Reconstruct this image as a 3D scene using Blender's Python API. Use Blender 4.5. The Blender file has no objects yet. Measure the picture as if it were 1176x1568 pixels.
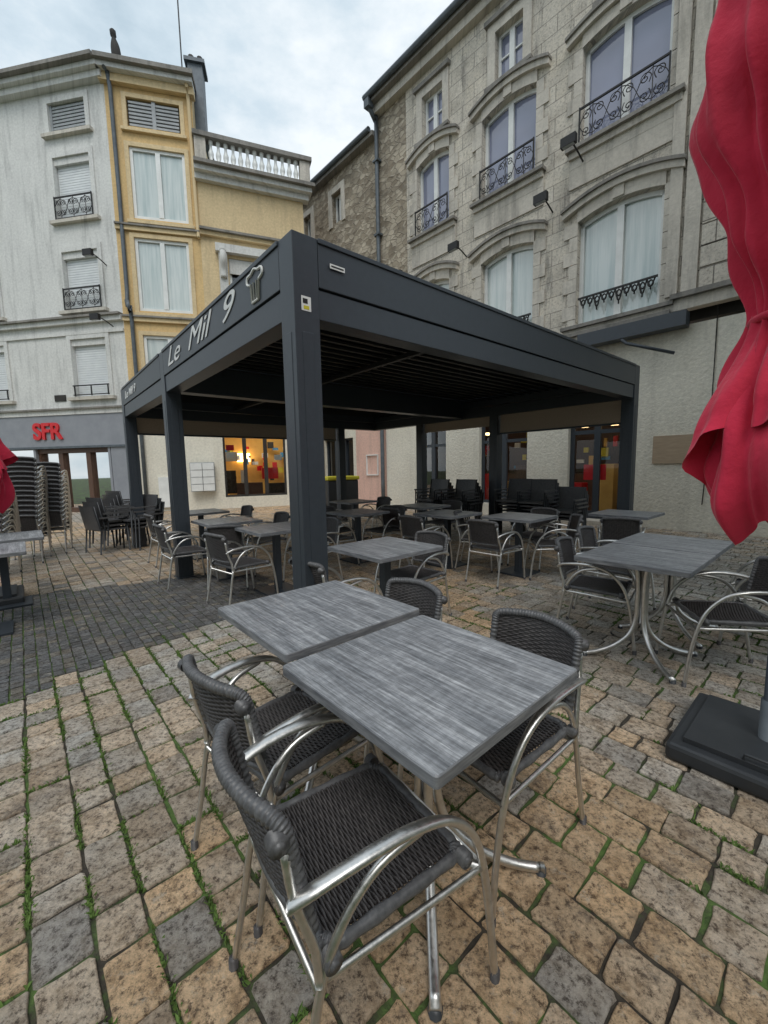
import bpy, bmesh, random
from math import *
from mathutils import Vector, Matrix
random.seed(7)
K=0.916; H=1.42
C=bpy.context.collection
scene=bpy.context.scene
# ---------------------------------------------------------------- materials
def newmat(name):
    m=bpy.data.materials.new(name);m.use_nodes=True
    nt=m.node_tree;b=nt.nodes['Principled BSDF'];return m,nt,b
def N(nt,t,**kw):
    n=nt.nodes.new(t)
    for k,v in kw.items():
        if k in n.inputs: n.inputs[k].default_value=v
        else: setattr(n,k,v)
    return n
def ramp(nt,fac,stops):
    r=nt.nodes.new('ShaderNodeValToRGB');e=r.color_ramp.elements
    while len(e)<len(stops): e.new(.5)
    for i,(p,c) in enumerate(stops):
        e[i].position=p;e[i].color=(c[0],c[1],c[2],1)
    nt.links.new(fac,r.inputs[0]);return r.outputs[0]
def mixc(nt,fac,a,b,mode='MIX'):
    m=nt.nodes.new('ShaderNodeMix');m.data_type='RGBA';m.blend_type=mode
    for s,v in ((m.inputs[0],fac),(m.inputs[6],a),(m.inputs[7],b)):
        if isinstance(v,(int,float)): s.default_value=v
        elif isinstance(v,tuple): s.default_value=(v[0],v[1],v[2],1)
        else: nt.links.new(v,s)
    return m.outputs[2]
def bump(nt,b,h,strength=.3,dist=.01,prev=None):
    n=nt.nodes.new('ShaderNodeBump');n.inputs['Strength'].default_value=strength;n.inputs['Distance'].default_value=dist
    nt.links.new(h,n.inputs['Height'])
    if prev: nt.links.new(prev,n.inputs['Normal'])
    nt.links.new(n.outputs[0],b.inputs['Normal']);return n.outputs[0]
def coords(nt,kind,scale=(1,1,1)):
    t=nt.nodes.new('ShaderNodeTexCoord');m=nt.nodes.new('ShaderNodeMapping');m.inputs['Scale'].default_value=scale
    nt.links.new(t.outputs[kind],m.inputs[0]);return m.outputs[0]
def noise(nt,vec,scale,detail=4,rough=.6,out='Fac'):
    n=N(nt,'ShaderNodeTexNoise',Scale=scale,Detail=detail,Roughness=rough);nt.links.new(vec,n.inputs['Vector']);return n.outputs[out]
def simple(name,c1,c2=None,scale=8,rough=.6,metal=0,bs=0,bd=.003,kind='Object',cs=(1,1,1)):
    m,nt,b=newmat(name);c2=c2 or tuple(x*.8 for x in c1)
    v=coords(nt,kind,cs);f=noise(nt,v,scale)
    nt.links.new(ramp(nt,f,[(.35,c1),(.68,c2)]),b.inputs['Base Color'])
    b.inputs['Roughness'].default_value=rough;b.inputs['Metallic'].default_value=metal
    if bs: bump(nt,b,noise(nt,v,scale*4),bs,bd)
    return m
def plaster(name,c1,c2,dirt=(.12,.11,.10),dirtamt=.5,bs=.2,bscale=60):
    m,nt,b=newmat(name);v=coords(nt,'UV')
    base=ramp(nt,noise(nt,v,.9,6,.65),[(.3,c1),(.7,c2)])
    vs=coords(nt,'UV',(2.2,.22,1))
    st=ramp(nt,noise(nt,vs,1.6,6,.7),[(.5,(0,0,0)),(.78,(1,1,1))])
    col=mixc(nt,dirtamt,base,mixc(nt,st,base,dirt))
    fine=ramp(nt,noise(nt,v,14,5,.7),[(.3,(.82,.82,.82)),(.7,(1.08,1.08,1.08))])
    nt.links.new(mixc(nt,1.,col,fine,'MULTIPLY'),b.inputs['Base Color']);b.inputs['Roughness'].default_value=.9
    bump(nt,b,noise(nt,v,bscale,4),bs,.02);return m
def ashlar(name,c1,c2,bw,bh,mortar,dirt=.7):
    m,nt,b=newmat(name);v=coords(nt,'UV')
    br=nt.nodes.new('ShaderNodeTexBrick');nt.links.new(v,br.inputs['Vector'])
    br.inputs['Scale'].default_value=1;br.inputs['Brick Width'].default_value=bw;br.inputs['Row Height'].default_value=bh
    br.inputs['Mortar Size'].default_value=.012;br.inputs['Mortar Smooth'].default_value=.3
    br.inputs['Color1'].default_value=(*c1,1);br.inputs['Color2'].default_value=(*c2,1);br.inputs['Mortar'].default_value=(*mortar,1)
    n1=ramp(nt,noise(nt,v,1.1,8,.7),[(.3,(.66,.64,.62)),(.5,(1,1,1)),(.7,(1.15,1.13,1.08))])
    col=mixc(nt,1.,br.outputs['Color'],n1,'MULTIPLY')
    vs=coords(nt,'UV',(2.4,.3,1))
    st=ramp(nt,noise(nt,vs,1.5,8,.8),[(.51,(0,0,0)),(.66,(1,1,1))])
    col=mixc(nt,mixc(nt,dirt,(0,0,0),st),col,(.13,.125,.12))
    sp=ramp(nt,noise(nt,v,20,7,.8),[(.36,(.5,.48,.46)),(.48,(.97,.97,.97)),(.72,(1.18,1.16,1.14))])
    nt.links.new(mixc(nt,1.,col,sp,'MULTIPLY'),b.inputs['Base Color']);b.inputs['Roughness'].default_value=.92
    a=bump(nt,b,br.outputs['Fac'],-.7,.025);bump(nt,b,noise(nt,v,24,7,.75),.6,.03,a);return m
def rubble(name):
    m,nt,b=newmat(name);v=coords(nt,'UV',(4.2,7.5,1))
    vn=nt.nodes.new('ShaderNodeTexVoronoi');vn.feature='F1';nt.links.new(v,vn.inputs['Vector']);vn.inputs['Scale'].default_value=1
    ve=nt.nodes.new('ShaderNodeTexVoronoi');ve.feature='DISTANCE_TO_EDGE';nt.links.new(v,ve.inputs['Vector']);ve.inputs['Scale'].default_value=1
    sep=nt.nodes.new('ShaderNodeSeparateColor');nt.links.new(vn.outputs['Color'],sep.inputs[0])
    c=ramp(nt,sep.outputs[0],[(0,(.24,.20,.15)),(.5,(.40,.35,.275)),(1,(.54,.48,.39))])
    e=ramp(nt,ve.outputs['Distance'],[(.0,(0,0,0)),(.09,(1,1,1))])
    col=mixc(nt,e,(.33,.295,.24),c)
    n1=ramp(nt,noise(nt,coords(nt,'UV'),1.4,7,.7),[(.35,(.65,.63,.61)),(.65,(1.1,1.08,1.05))])
    nt.links.new(mixc(nt,1.,col,n1,'MULTIPLY'),b.inputs['Base Color']);b.inputs['Roughness'].default_value=.95
    bump(nt,b,e,.7,.03);return m
def glassmat(name,c,rough=.04,curtain=None):
    m,nt,b=newmat(name);v=coords(nt,'UV',(1,.05,1))
    if curtain:
        w=noise(nt,v,9,3);nt.links.new(ramp(nt,w,[(.35,c),(.6,curtain)]),b.inputs['Base Color'])
    else:
        w=noise(nt,coords(nt,'UV'),.8,2);nt.links.new(ramp(nt,w,[(.35,tuple(x*.8 for x in c)),(.65,c)]),b.inputs['Base Color'])
    b.inputs['Roughness'].default_value=rough;b.inputs['Specular IOR Level'].default_value=.9
    b.inputs['Coat Weight'].default_value=.6;b.inputs['Coat Roughness'].default_value=.02;return m
def clearglass(name):
    m=bpy.data.materials.new(name);m.use_nodes=True;nt=m.node_tree;nt.nodes.clear()
    o=nt.nodes.new('ShaderNodeOutputMaterial');t=nt.nodes.new('ShaderNodeBsdfTransparent');g=nt.nodes.new('ShaderNodeBsdfGlossy')
    t.inputs[0].default_value=(.86,.89,.89,1);g.inputs['Roughness'].default_value=.02
    f=nt.nodes.new('ShaderNodeFresnel');f.inputs[0].default_value=1.45;mx=nt.nodes.new('ShaderNodeMixShader')
    nt.links.new(f.outputs[0],mx.inputs[0]);nt.links.new(t.outputs[0],mx.inputs[1]);nt.links.new(g.outputs[0],mx.inputs[2]);nt.links.new(mx.outputs[0],o.inputs[0]);return m
def emis(name,c,s):
    m,nt,b=newmat(name);b.inputs['Base Color'].default_value=(*c,1);b.inputs['Emission Color'].default_value=(*c,1);b.inputs['Emission Strength'].default_value=s;return m

M_ASH=ashlar('limestone_ashlar',(.68,.63,.545),(.57,.525,.45),.75,.36,(.33,.30,.26),.7)
M_ASH2=ashlar('limestone_coursed',(.66,.61,.53),(.57,.53,.46),1.1,.42,(.20,.18,.155),.35)
M_TRIM=plaster('limestone_trim',(.67,.62,.54),(.50,.465,.405),(.13,.12,.11),.75,.4,25)
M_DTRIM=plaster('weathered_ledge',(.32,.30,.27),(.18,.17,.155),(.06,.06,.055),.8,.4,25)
M_RUB=rubble('rubble_stone')
M_CREAM=plaster('roughcast_cream',(.78,.745,.64),(.70,.66,.56),(.38,.35,.3),.4,1.,18)
M_WHITE=plaster('render_white',(.74,.735,.70),(.64,.635,.61),(.24,.24,.23),.7)
M_YEL=plaster('render_ochre',(.76,.54,.26),(.66,.46,.22),(.32,.23,.14),.5)
M_YEL2=plaster('render_light_ochre',(.76,.60,.36),(.66,.51,.30),(.32,.24,.15),.5)
M_CR2=plaster('render_cream',(.80,.76,.65),(.73,.69,.58),(.42,.39,.33),.4)
M_PINK=plaster('render_pink',(.78,.52,.43),(.72,.47,.39))
M_ZINC=simple('zinc',(.09,.105,.12),(.13,.15,.165),6,.55,.3)
M_PVC=simple('white_frame_paint',(.80,.81,.79),(.70,.71,.69),4,.4)
M_SHUT=simple('roller_shutter',(.76,.78,.78),(.68,.70,.71),3,.5)
M_LOUV=simple('louvre_grey',(.36,.38,.39),(.28,.295,.305),5,.5)
M_GL1=glassmat('window_glass',(.25,.27,.38))  # bluish base colour carries the sky reflection of the panes
M_GL2=glassmat('window_glass_curtain',(.44,.52,.51),.06,(.62,.67,.65))
M_GL3=glassmat('window_glass_dark',(.018,.02,.022))
M_CLR=clearglass('shop_glass')
M_ANTH=simple('anthracite_powdercoat',(.036,.045,.056),(.031,.039,.049),20,.42,.0,.05)
M_LOUVD=simple('roof_louvre_dark',(.020,.021,.023),(.014,.015,.016),6,.55)
M_IRON=simple('wrought_iron',(.022,.022,.024),(.035,.033,.03),30,.55,.4)
M_BLIND=simple('blind_fabric_beige',(.48,.385,.30),(.42,.335,.255),40,.8)
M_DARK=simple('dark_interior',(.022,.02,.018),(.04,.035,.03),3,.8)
M_SFR=simple('shopfront_grey',(.27,.28,.305),(.23,.24,.265),3,.5)
M_WOODD=simple('brown_joinery',(.12,.06,.035),(.07,.035,.022),6,.5,cs=(8,8,1))
M_WARM=emis('warm_lamp_panel',(1,.68,.32),7)
M_FILL=emis('white_fill_panel',(1,.93,.82),7)  # glowing panels added to brighten the shop interiors
M_WARMW=simple('ochre_interior_wall',(.80,.50,.14),(.65,.38,.10),2,.8)
M_RED=simple('red_sign',(.66,.01,.014),(.55,.008,.012),5,.4)
M_LETW=simple('white_vinyl',(.80,.80,.78),(.72,.72,.70),5,.5)
M_PLY=simple('faded_board',(.42,.32,.22),(.34,.255,.175),5,.8,cs=(1,1,6))
M_YELB=simple('yellow_plastic',(.65,.60,.04),(.6,.5,.03),5,.4)
M_BINB=simple('black_plastic',(.025,.028,.032),(.035,.038,.042),5,.45)
M_BLUE=simple('blue_display',(.05,.2,.4),(.1,.3,.5),5,.5)
def alu():
    m,nt,b=newmat('brushed_aluminium');v=coords(nt,'Object')
    nt.links.new(ramp(nt,noise(nt,v,30,5,.7),[(.3,(.58,.57,.55)),(.7,(.76,.75,.73))]),b.inputs['Base Color'])
    nt.links.new(ramp(nt,noise(nt,v,60,5,.8),[(.3,(.26,.26,.26)),(.7,(.5,.5,.5))]),b.inputs['Roughness'])
    b.inputs['Metallic'].default_value=1;bump(nt,b,noise(nt,v,150,3),.08,.002);return m
M_ALU=alu()
M_WICK=simple('dark_wicker',(.038,.034,.034),(.080,.072,.070),45,.42,0,.3,.002)
M_ROLL=simple('wicker_binding',(.070,.070,.074),(.125,.125,.128),60,.4,0,.2,.002)
def tabletop():
    m,nt,b=newmat('grey_wood_laminate');v=coords(nt,'Object',(30,1.6,30))
    v2=coords(nt,'Object',(80,4,80))
    a=ramp(nt,noise(nt,v,1.4,9,.8),[(.33,(.12,.128,.14)),(.47,(.25,.26,.275)),(.58,(.37,.38,.395)),(.70,(.62,.63,.64))])
    g=ramp(nt,noise(nt,v2,1.3,6,.8),[(.42,(.62,.62,.62)),(.6,(1.22,1.22,1.22))])
    v3=coords(nt,'Object',(14,40,14));s=ramp(nt,noise(nt,v3,1.2,4,.6),[(.4,(.88,.88,.88)),(.62,(1.1,1.1,1.1))])
    c=mixc(nt,1.,mixc(nt,1.,a,g,'MULTIPLY'),s,'MULTIPLY')
    nt.links.new(c,b.inputs['Base Color']);b.inputs['Roughness'].default_value=.42
    bump(nt,b,noise(nt,v,1.4,9,.78),.2,.003);return m
M_TOP=tabletop()
M_EDGE=simple('laminate_edge',(.12,.126,.138),(.26,.265,.275),10,.5,cs=(1,1,8))
def canvas():
    m,nt,b=newmat('red_canvas');v=coords(nt,'Object')
    nt.links.new(ramp(nt,noise(nt,v,2.2,5,.6),[(.3,(.46,.008,.036)),(.7,(.66,.018,.065))]),b.inputs['Base Color'])
    b.inputs['Roughness'].default_value=.85;b.inputs['Sheen Weight'].default_value=.2
    bump(nt,b,noise(nt,v,7,6,.6),.35,.04);return m
M_CANV=canvas()
def stonemat():
    m,nt,b=newmat('paving_stone');a=nt.nodes.new('ShaderNodeAttribute');a.attribute_name='col'
    v=coords(nt,'Object')
    hue=ramp(nt,noise(nt,v,5.5,6,.7),[(.40,(0,0,0)),(.60,(1,1,1))])
    c=mixc(nt,mixc(nt,.5,(0,0,0),hue),a.outputs['Color'],mixc(nt,1.,a.outputs['Color'],(.86,.98,1.18),'MULTIPLY'))
    n1=ramp(nt,noise(nt,v,11,8,.78),[(.36,(.50,.46,.42)),(.48,(.96,.94,.92)),(.66,(1.28,1.25,1.2))])
    n2=ramp(nt,noise(nt,v,40,8,.85),[(.41,(.16,.13,.11)),(.485,(.88,.86,.84)),(.62,(1.2,1.18,1.15))])
    c=mixc(nt,1.,c,n1,'MULTIPLY');c=mixc(nt,.95,c,n2,'MULTIPLY')
    w=ramp(nt,noise(nt,v,16,7,.8),[(.56,(0,0,0)),(.68,(1,1,1))])
    c=mixc(nt,mixc(nt,.55,(0,0,0),w),c,(.66,.61,.52))
    k=ramp(nt,noise(nt,v,4.2,9,.85),[(.53,(0,0,0)),(.64,(1,1,1))])
    c=mixc(nt,mixc(nt,.6,(0,0,0),k),c,(.12,.10,.085))
    nt.links.new(c,b.inputs['Base Color'])
    nt.links.new(ramp(nt,noise(nt,v,3,5,.7),[(.4,(.5,.5,.5)),(.6,(.8,.8,.8))]),b.inputs['Roughness'])
    x=bump(nt,b,noise(nt,v,14,6,.7),.55,.025);bump(nt,b,noise(nt,v,45,8,.85),.9,.018,x);return m
M_STONE=stonemat()
def soil():
    m,nt,b=newmat('joint_soil_moss');v=coords(nt,'Object')
    g=ramp(nt,noise(nt,v,1.7,6,.75),[(.45,(0,0,0)),(.56,(1,1,1))])
    s=ramp(nt,noise(nt,v,30,5),[(.3,(.022,.018,.014)),(.7,(.06,.05,.036))])
    gr=ramp(nt,noise(nt,v,50,5),[(.3,(.045,.085,.018)),(.7,(.10,.17,.04))])
    nt.links.new(mixc(nt,g,s,gr),b.inputs['Base Color']);b.inputs['Roughness'].default_value=.95
    bump(nt,b,noise(nt,v,90,4),.8,.01);return m
M_SOIL=soil()
M_GRASS=simple('moss_green',(.08,.15,.028),(.14,.22,.05),20,.8)
# ---------------------------------------------------------------- mesh builder
class MB:
    def __init__(s): s.v=[];s.f=[];s.uv=[];s.sm=[]
    def add(s,vs,fs,uvs=None,smooth=False):
        o=len(s.v);s.v+= [tuple(x) for x in vs];s.uv+= (uvs if uvs else [(0,0)]*len(vs))
        for f in fs: s.f.append(tuple(i+o for i in f));s.sm.append(smooth)
    def box(s,x0,x1,y0,y1,z0,z1,T=None,uvf=None):
        vs=[Vector((x,y,z)) for x in(x0,x1) for y in(y0,y1) for z in(z0,z1)]
        uv=[(p.x+p.y,p.z) for p in vs]
        if T: vs=[T@p for p in vs]
        s.add(vs,[(0,1,3,2),(4,6,7,5),(0,4,5,1),(2,3,7,6),(0,2,6,4),(1,5,7,3)],uv)
    def tube(s,pts,r,n=8,smooth_n=4,flat=1.0,cap=True,T=None,closed=False,flatf=None):
        P=[Vector(p) for p in pts]
        if smooth_n>1 and len(P)>2:
            Q=[]
            L=len(P)
            rng=range(L if closed else L-1)
            for i in rng:
                if closed: p0,p1,p2,p3=P[(i-1)%L],P[i],P[(i+1)%L],P[(i+2)%L]
                else: p0,p1,p2,p3=P[max(i-1,0)],P[i],P[i+1],P[min(i+2,L-1)]
                for k in range(smooth_n):
                    t=k/smooth_n
                    Q.append(.5*((2*p1)+(p2-p0)*t+(2*p0-5*p1+4*p2-p3)*t*t+(3*p1-p0-3*p2+p3)*t**3))
            if not closed: Q.append(P[-1])
            P=Q
        if T: P=[T@p for p in P]
        L=len(P);vs=[];up=None
        for i in range(L):
            if closed: t=(P[(i+1)%L]-P[i-1])
            else: t=P[min(i+1,L-1)]-P[max(i-1,0)]
            if t.length<1e-9: t=Vector((0,0,1))
            t.normalize()
            if up is None:
                up=Vector((0,0,1)) if abs(t.z)<.9 else Vector((1,0,0))
            a=t.cross(up)
            if a.length<1e-6: a=t.orthogonal()
            a.normalize();up=a.cross(t).normalized()
            fr=flatf(i/(L-1)) if flatf else flat
            rr=r(i/(L-1)) if callable(r) else r
            for k in range(n):
                an=2*pi*k/n;vs.append(P[i]+a*cos(an)*rr*fr+up*sin(an)*rr)
        fs=[]
        for i in range(L if closed else L-1):
            for k in range(n):
                j=(i+1)%L;fs.append((i*n+k,i*n+(k+1)%n,j*n+(k+1)%n,j*n+k))
        if cap and not closed: fs+=[tuple(range(n)),tuple(range((L-1)*n,L*n))]
        s.add(vs,fs,None,True)
    def grid(s,fn,nu,nv,smooth=True,uvf=None):
        vs=[fn(i/nu,j/nv) for i in range(nu+1) for j in range(nv+1)]
        uv=[(i/nu,j/nv) for i in range(nu+1) for j in range(nv+1)]
        s.add(vs,[(i*(nv+1)+j,(i+1)*(nv+1)+j,(i+1)*(nv+1)+j+1,i*(nv+1)+j+1) for i in range(nu) for j in range(nv)],uv,smooth)
    def warp(s,f): s.v=[f(*p) for p in s.v]
    def mesh(s,name,mat):
        m=bpy.data.meshes.new(name);m.from_pydata(s.v,[],s.f);m.materials.append(mat)
        m.polygons.foreach_set('use_smooth',s.sm)
        uvl=m.uv_layers.new(name='UVMap');li=[0]*len(m.loops);m.loops.foreach_get('vertex_index',li)
        fl=[]
        for i in li: fl+= s.uv[i]
        uvl.data.foreach_set('uv',fl);m.update();return m
    def obj(s,name,mat,parent=None,bevel=0):
        o=bpy.data.objects.new(name,s.mesh(name,mat));C.objects.link(o)
        if parent: o.parent=parent
        if bevel:
            b=o.modifiers.new('bev','BEVEL');b.width=bevel;b.segments=2;b.limit_method='ANGLE'
        return o
def empty(name,loc=(0,0,0),rz=0):
    e=bpy.data.objects.new(name,None);e.location=loc;e.rotation_euler=(0,0,rz);C.objects.link(e);return e
class Fac:
    def __init__(s,P,th,flip=False):
        s.P=Vector((P[0]*K,P[1]*K,0));s.d=Vector((cos(th),sin(th),0))
        n=Vector((-sin(th),cos(th),0))
        if n.dot(s.P)>0:n=-n
        s.n=n;s.b={}
    def pt(s,a,z,d): return s.P+s.d*a*K+s.n*d*K+Vector((0,0,z*K))
    def mb(s,mat):
        return s.b.setdefault(mat.name,(MB(),mat))[0]
    def poly(s,mat,pts,smooth=False):
        s.mb(mat).add([s.pt(*p) for p in pts],[tuple(range(len(pts)))],[((p[0]+p[2])*K+40,p[1]*K) for p in pts],smooth)
    def box(s,mat,a0,a1,z0,z1,d0,d1):
        ps=[(a,z,d) for a in(a0,a1) for z in(z0,z1) for d in(d0,d1)]
        s.mb(mat).add([s.pt(*p) for p in ps],[(0,1,3,2),(4,6,7,5),(0,4,5,1),(2,3,7,6),(0,2,6,4),(1,5,7,3)],[((p[0]+p[2])*K+40,p[1]*K) for p in ps])
    def tube(s,mat,pts,r,n=6,sn=3,closed=False):
        rr=(lambda t:r(t)*K) if callable(r) else r*K
        s.mb(mat).tube([s.pt(*p) for p in pts],rr,n,sn,closed=closed)
    def wall(s,mat,a0,a1,z0,z1,d,ops,depth=.28):
        A=sorted({a0,a1}|{o[0] for o in ops if a0<o[0]<a1}|{o[1] for o in ops if a0<o[1]<a1})
        Z=sorted({z0,z1}|{o[2] for o in ops if z0<o[2]<z1}|{o[3] for o in ops if z0<o[3]<z1})
        for i in range(len(A)-1):
            for j in range(len(Z)-1):
                ca,cz=(A[i]+A[i+1])/2,(Z[j]+Z[j+1])/2
                if any(o[0]<ca<o[1] and o[2]<cz<o[3] for o in ops): continue
                s.poly(mat,[(A[i],Z[j],d),(A[i+1],Z[j],d),(A[i+1],Z[j+1],d),(A[i],Z[j+1],d)])
        for o in ops:
            if not(a0<=o[0] and o[1]<=a1 and z0<=o[2]<z1): continue
            x0,x1,y0,y1=o[:4];ar=o[4] if len(o)>4 else 0;di=d-depth
            s.poly(mat,[(x0,y0,d),(x0,y0,di),(x0,y1-ar,di),(x0,y1-ar,d)])
            s.poly(mat,[(x1,y0,d),(x1,y0,di),(x1,y1-ar,di),(x1,y1-ar,d)])
            s.poly(mat,[(x0,y0,d),(x1,y0,d),(x1,y0,di),(x0,y0,di)])
            if ar:
                n=10;f=lambda t:(x0+(x1-x0)*t,y1-ar*(2*t-1)**2)
                for k in range(n):
                    p,q=f(k/n),f((k+1)/n)
                    s.poly(mat,[(p[0],p[1],d),(q[0],q[1],d),(q[0],y1,d),(p[0],y1,d)])
                    s.poly(mat,[(p[0],p[1],d),(q[0],q[1],d),(q[0],q[1],di),(p[0],p[1],di)])
            else: s.poly(mat,[(x0,y1,d),(x1,y1,d),(x1,y1,di),(x0,y1,di)])
    def arch(s,mat,x0,x1,zt,ar,th,d0,d1):
        n=12;f=lambda t:(x0+(x1-x0)*t,zt-ar*(2*t-1)**2)
        for k in range(n):
            (a,z),(b,w)=f(k/n),f((k+1)/n)
            ps=[(a,z,d0),(b,w,d0),(b,w+th,d0),(a,z+th,d0),(a,z,d1),(b,w,d1),(b,w+th,d1),(a,z+th,d1)]
            s.mb(mat).add([s.pt(*p) for p in ps],[(4,5,6,7),(0,1,5,4),(3,2,6,7)]+([(0,3,7,4)] if k==0 else [])+([(1,2,6,5)] if k==n-1 else []),[((p[0]+p[2])*K+40,p[1]*K) for p in ps])
    def window(s,a0,a1,z0,z1,d,glass,ar=0,leaves=2,fw=.09,transom=False,frame=None):
        fr=frame or M_PVC
        di=d-.02
        s.poly(glass,[(a0,z0,di),(a1,z0,di),(a1,z1,di),(a0,z1,di)])
        s.box(fr,a0,a0+fw,z0,z1-ar,d-.015,d+.05);s.box(fr,a1-fw,a1,z0,z1-ar,d-.015,d+.05)
        s.box(fr,a0+fw,a1-fw,z0,z0+fw,d-.015,d+.05)
        if ar: s.arch(fr,a0,a1,z1-fw*1.1,ar,fw*1.1,d-.01,d+.05)
        else: s.box(fr,a0+fw,a1-fw,z1-fw,z1,d-.015,d+.05)
        for k in range(1,leaves):
            c=a0+(a1-a0)*k/leaves;s.box(fr,c-.075,c+.075,z0+fw,z1-fw*1.05,d-.015,d+.065)
        if transom: s.box(fr,a0+fw,a1-fw,z0+(z1-z0)*.5-.02,z0+(z1-z0)*.5+.02,d-.013,d+.03)
    def rail(s,a0,a1,z0,z1,d,mat=None):
        m=mat or M_IRON
        s.box(m,a0,a1,z1-.04,z1,d-.02,d+.02);s.box(m,a0,a1,z0,z0+.03,d-.015,d+.015)
        for e in (a0,a1): s.box(m,e-.015,e+.015,z0,z1+.02,d-.017,d+.017);
        h=z1-z0;w=a1-a0;n=max(2,round(w/ (h*.75)));cw=w/n
        for i in range(n):
            c=a0+cw*(i+.5)
            for sg in(-1,1):
                for vz in(-1,1):
                    cx=c+sg*cw*.24;cz=z0+h*.5+vz*h*.22;pts=[]
                    for k in range(11):
                        t=k/10;an=t*3.3*pi*1.0;r=(.05+.95*t)*min(cw*.22,h*.22)
                        pts.append((cx+sg*r*cos(an),cz+vz*r*sin(an),d))
                    s.tube(m,pts,.011,4,2)
            s.tube(m,[(c,z0,d),(c,z1,d)],.012,4,1)
            s.tube(m,[(a0+cw*i,z0+h*.5,d),(c,z0+h*.9,d),(a0+cw*(i+1),z0+h*.5,d),(c,z0+h*.12,d)],.010,4,3,True)
    def finish(s,parent):
        for k,(mb,mat) in s.b.items(): mb.obj('part_'+k,mat,parent)
        s.b={}
# ---------------------------------------------------------------- stone townhouse (right)
stone=empty('stone_townhouse')
R=Fac((4.89,11.04),2.316)
cols=[(-1.95,-.12),(1.05,2.70),(3.9,5.25),(-6.4,-4.6)]
ops=[]
for i,(a,b) in enumerate(cols):
    ops.append((a,b,5.0,7.62,.16));ops.append((a,b,9.2,11.5,.16))
    c=(a+b)/2;ops.append((c-.42,c+.42,12.15,13.35))
WT=14.3
R.wall(M_ASH,-2.35,5.75,4.75,WT,0,ops)
R.wall(M_ASH2,-9,-2.35,4.75,WT,.0,ops)
rops=[(9.4,10.05,11.6,12.75),(9.4,10.05,8.3,9.9),(11.6,12.2,11.6,12.75),(6.2,6.9,20,21)]
R.wall(M_RUB,5.75,7.2,4.75,WT,-.02,[])
R.wall(M_RUB,7.2,15,3.4,13.55,-.02,rops)
for o in rops[:3]:
    R.window(o[0],o[1],o[2],o[3],-.26,M_GL3,leaves=2,fw=.06)
    R.box(M_TRIM,o[0]-.22,o[0],o[2]-.1,o[3]+.22,-.018,.03);R.box(M_TRIM,o[1],o[1]+.22,o[2]-.1,o[3]+.22,-.018,.03);R.box(M_TRIM,o[0],o[1],o[3],o[3]+.22,-.018,.03)
for i,(a,b) in enumerate(cols):
    c=(a+b)/2
    for (z0,z1,g) in ((5.0,7.62,M_GL2),(9.2,11.5,M_GL1)):
        R.window(a,b,z0,z1,-.2,g,.16)
        zz=z0-.15;k=0
        while zz<z1-.2:
            h=.33;w=.34 if k%2 else .20
            R.box(M_TRIM,a-w,a-.002,zz+.006,min(zz+h,z1-.12)-.006,0.004,.035+(.006 if k%2 else 0))
            R.box(M_TRIM,b+.002,b+w,zz+.006,min(zz+h,z1-.12)-.006,0.004,.035+(.006 if k%2 else 0));zz+=h;k+=1
        R.arch(M_TRIM,a-.02,b+.02,z1+.0,.16,.30,.003,.05)
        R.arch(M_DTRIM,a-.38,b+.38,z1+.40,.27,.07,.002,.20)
        R.arch(M_TRIM,a-.36,b+.36,z1+.26,.26,.14,.002,.14)
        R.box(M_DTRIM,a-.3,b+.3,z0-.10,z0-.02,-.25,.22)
        R.box(M_TRIM,a-.25,b+.25,z0-.24,z0-.10,.002,.12)
        R.box(M_TRIM,a-.25,b+.25,z0-.45,z0-.24,.002,.05)
        R.box(M_TRIM,c-.12,c+.12,z1+.02,z1+.30,.05,.09)
    R.box(M_TRIM,a-.25,b+.25,8.3,9.06-.31,.002,.045)
    R.rail(a+.0,b-.0,9.2,9.98,.13)
    R.window(c-.42,c+.42,12.15,13.35,-.2,M_GL1,leaves=2,fw=.07,transom=True)
    for e0,e1 in ((c-.66,c-.42),(c+.42,c+.66)): R.box(M_TRIM,e0,e1,12.05,13.6,.003,.05)
    R.box(M_TRIM,c-.42,c+.42,13.35,13.6,.003,.05);R.box(M_DTRIM,c-.72,c+.72,13.6,13.72,.003,.14);R.box(M_DTRIM,c-.7,c+.7,11.96,12.05,-.2,.14)
    R.box(M_TRIM,c-.5,c+.5,11.72,11.96,.003,.05)
for a,b in cols[:2]:
    n=10
    for k in range(n):
        x0=a+.1+(b-a-.2)*k/n;x1=a+.1+(b-a-.2)*(k+1)/n;xm=(x0+x1)/2;dp=.16+.12*(k%3==1)
        R.tube(M_IRON,[(x0,5.62,.02),(xm,5.62-dp,.02),(x1,5.62,.02)],.020,4,4)
        R.tube(M_IRON,[(xm-.05,5.52,.02),(xm,5.59,.02),(xm+.05,5.52,.02),(xm,5.45,.02)],.020,4,3,True)
        R.tube(M_IRON,[(xm,5.62-dp,.02),(xm,5.55-dp,.02)],.018,4,1)
    R.box(M_IRON,a+.05,b-.05,5.62,5.665,.0,.04)
for a,b in cols[2:3]: R.rail(a,b,5.05,5.7,.13)
for p0,p1 in ((-2.62,-2.35),(-2.28,-2.08+0.02)): R.box(M_TRIM,p0,p1,5.1,WT-.3,.004,.09)
for k in range(21):
    R.box(M_ASH2,-4.3,-2.66,5.12+.42*k,5.12+.42*k+.395,.004,.06)
    R.box(M_ASH2,-9,-6.7,5.12+.42*k,5.12+.42*k+.395,.004,.06)
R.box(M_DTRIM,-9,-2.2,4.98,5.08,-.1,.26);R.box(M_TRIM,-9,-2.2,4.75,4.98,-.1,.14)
R.box(M_TRIM,-2.2,5.75,4.45,4.72,-.1,.10);R.box(M_DTRIM,-2.2,5.75,4.72,4.80,-.1,.2)
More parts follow.
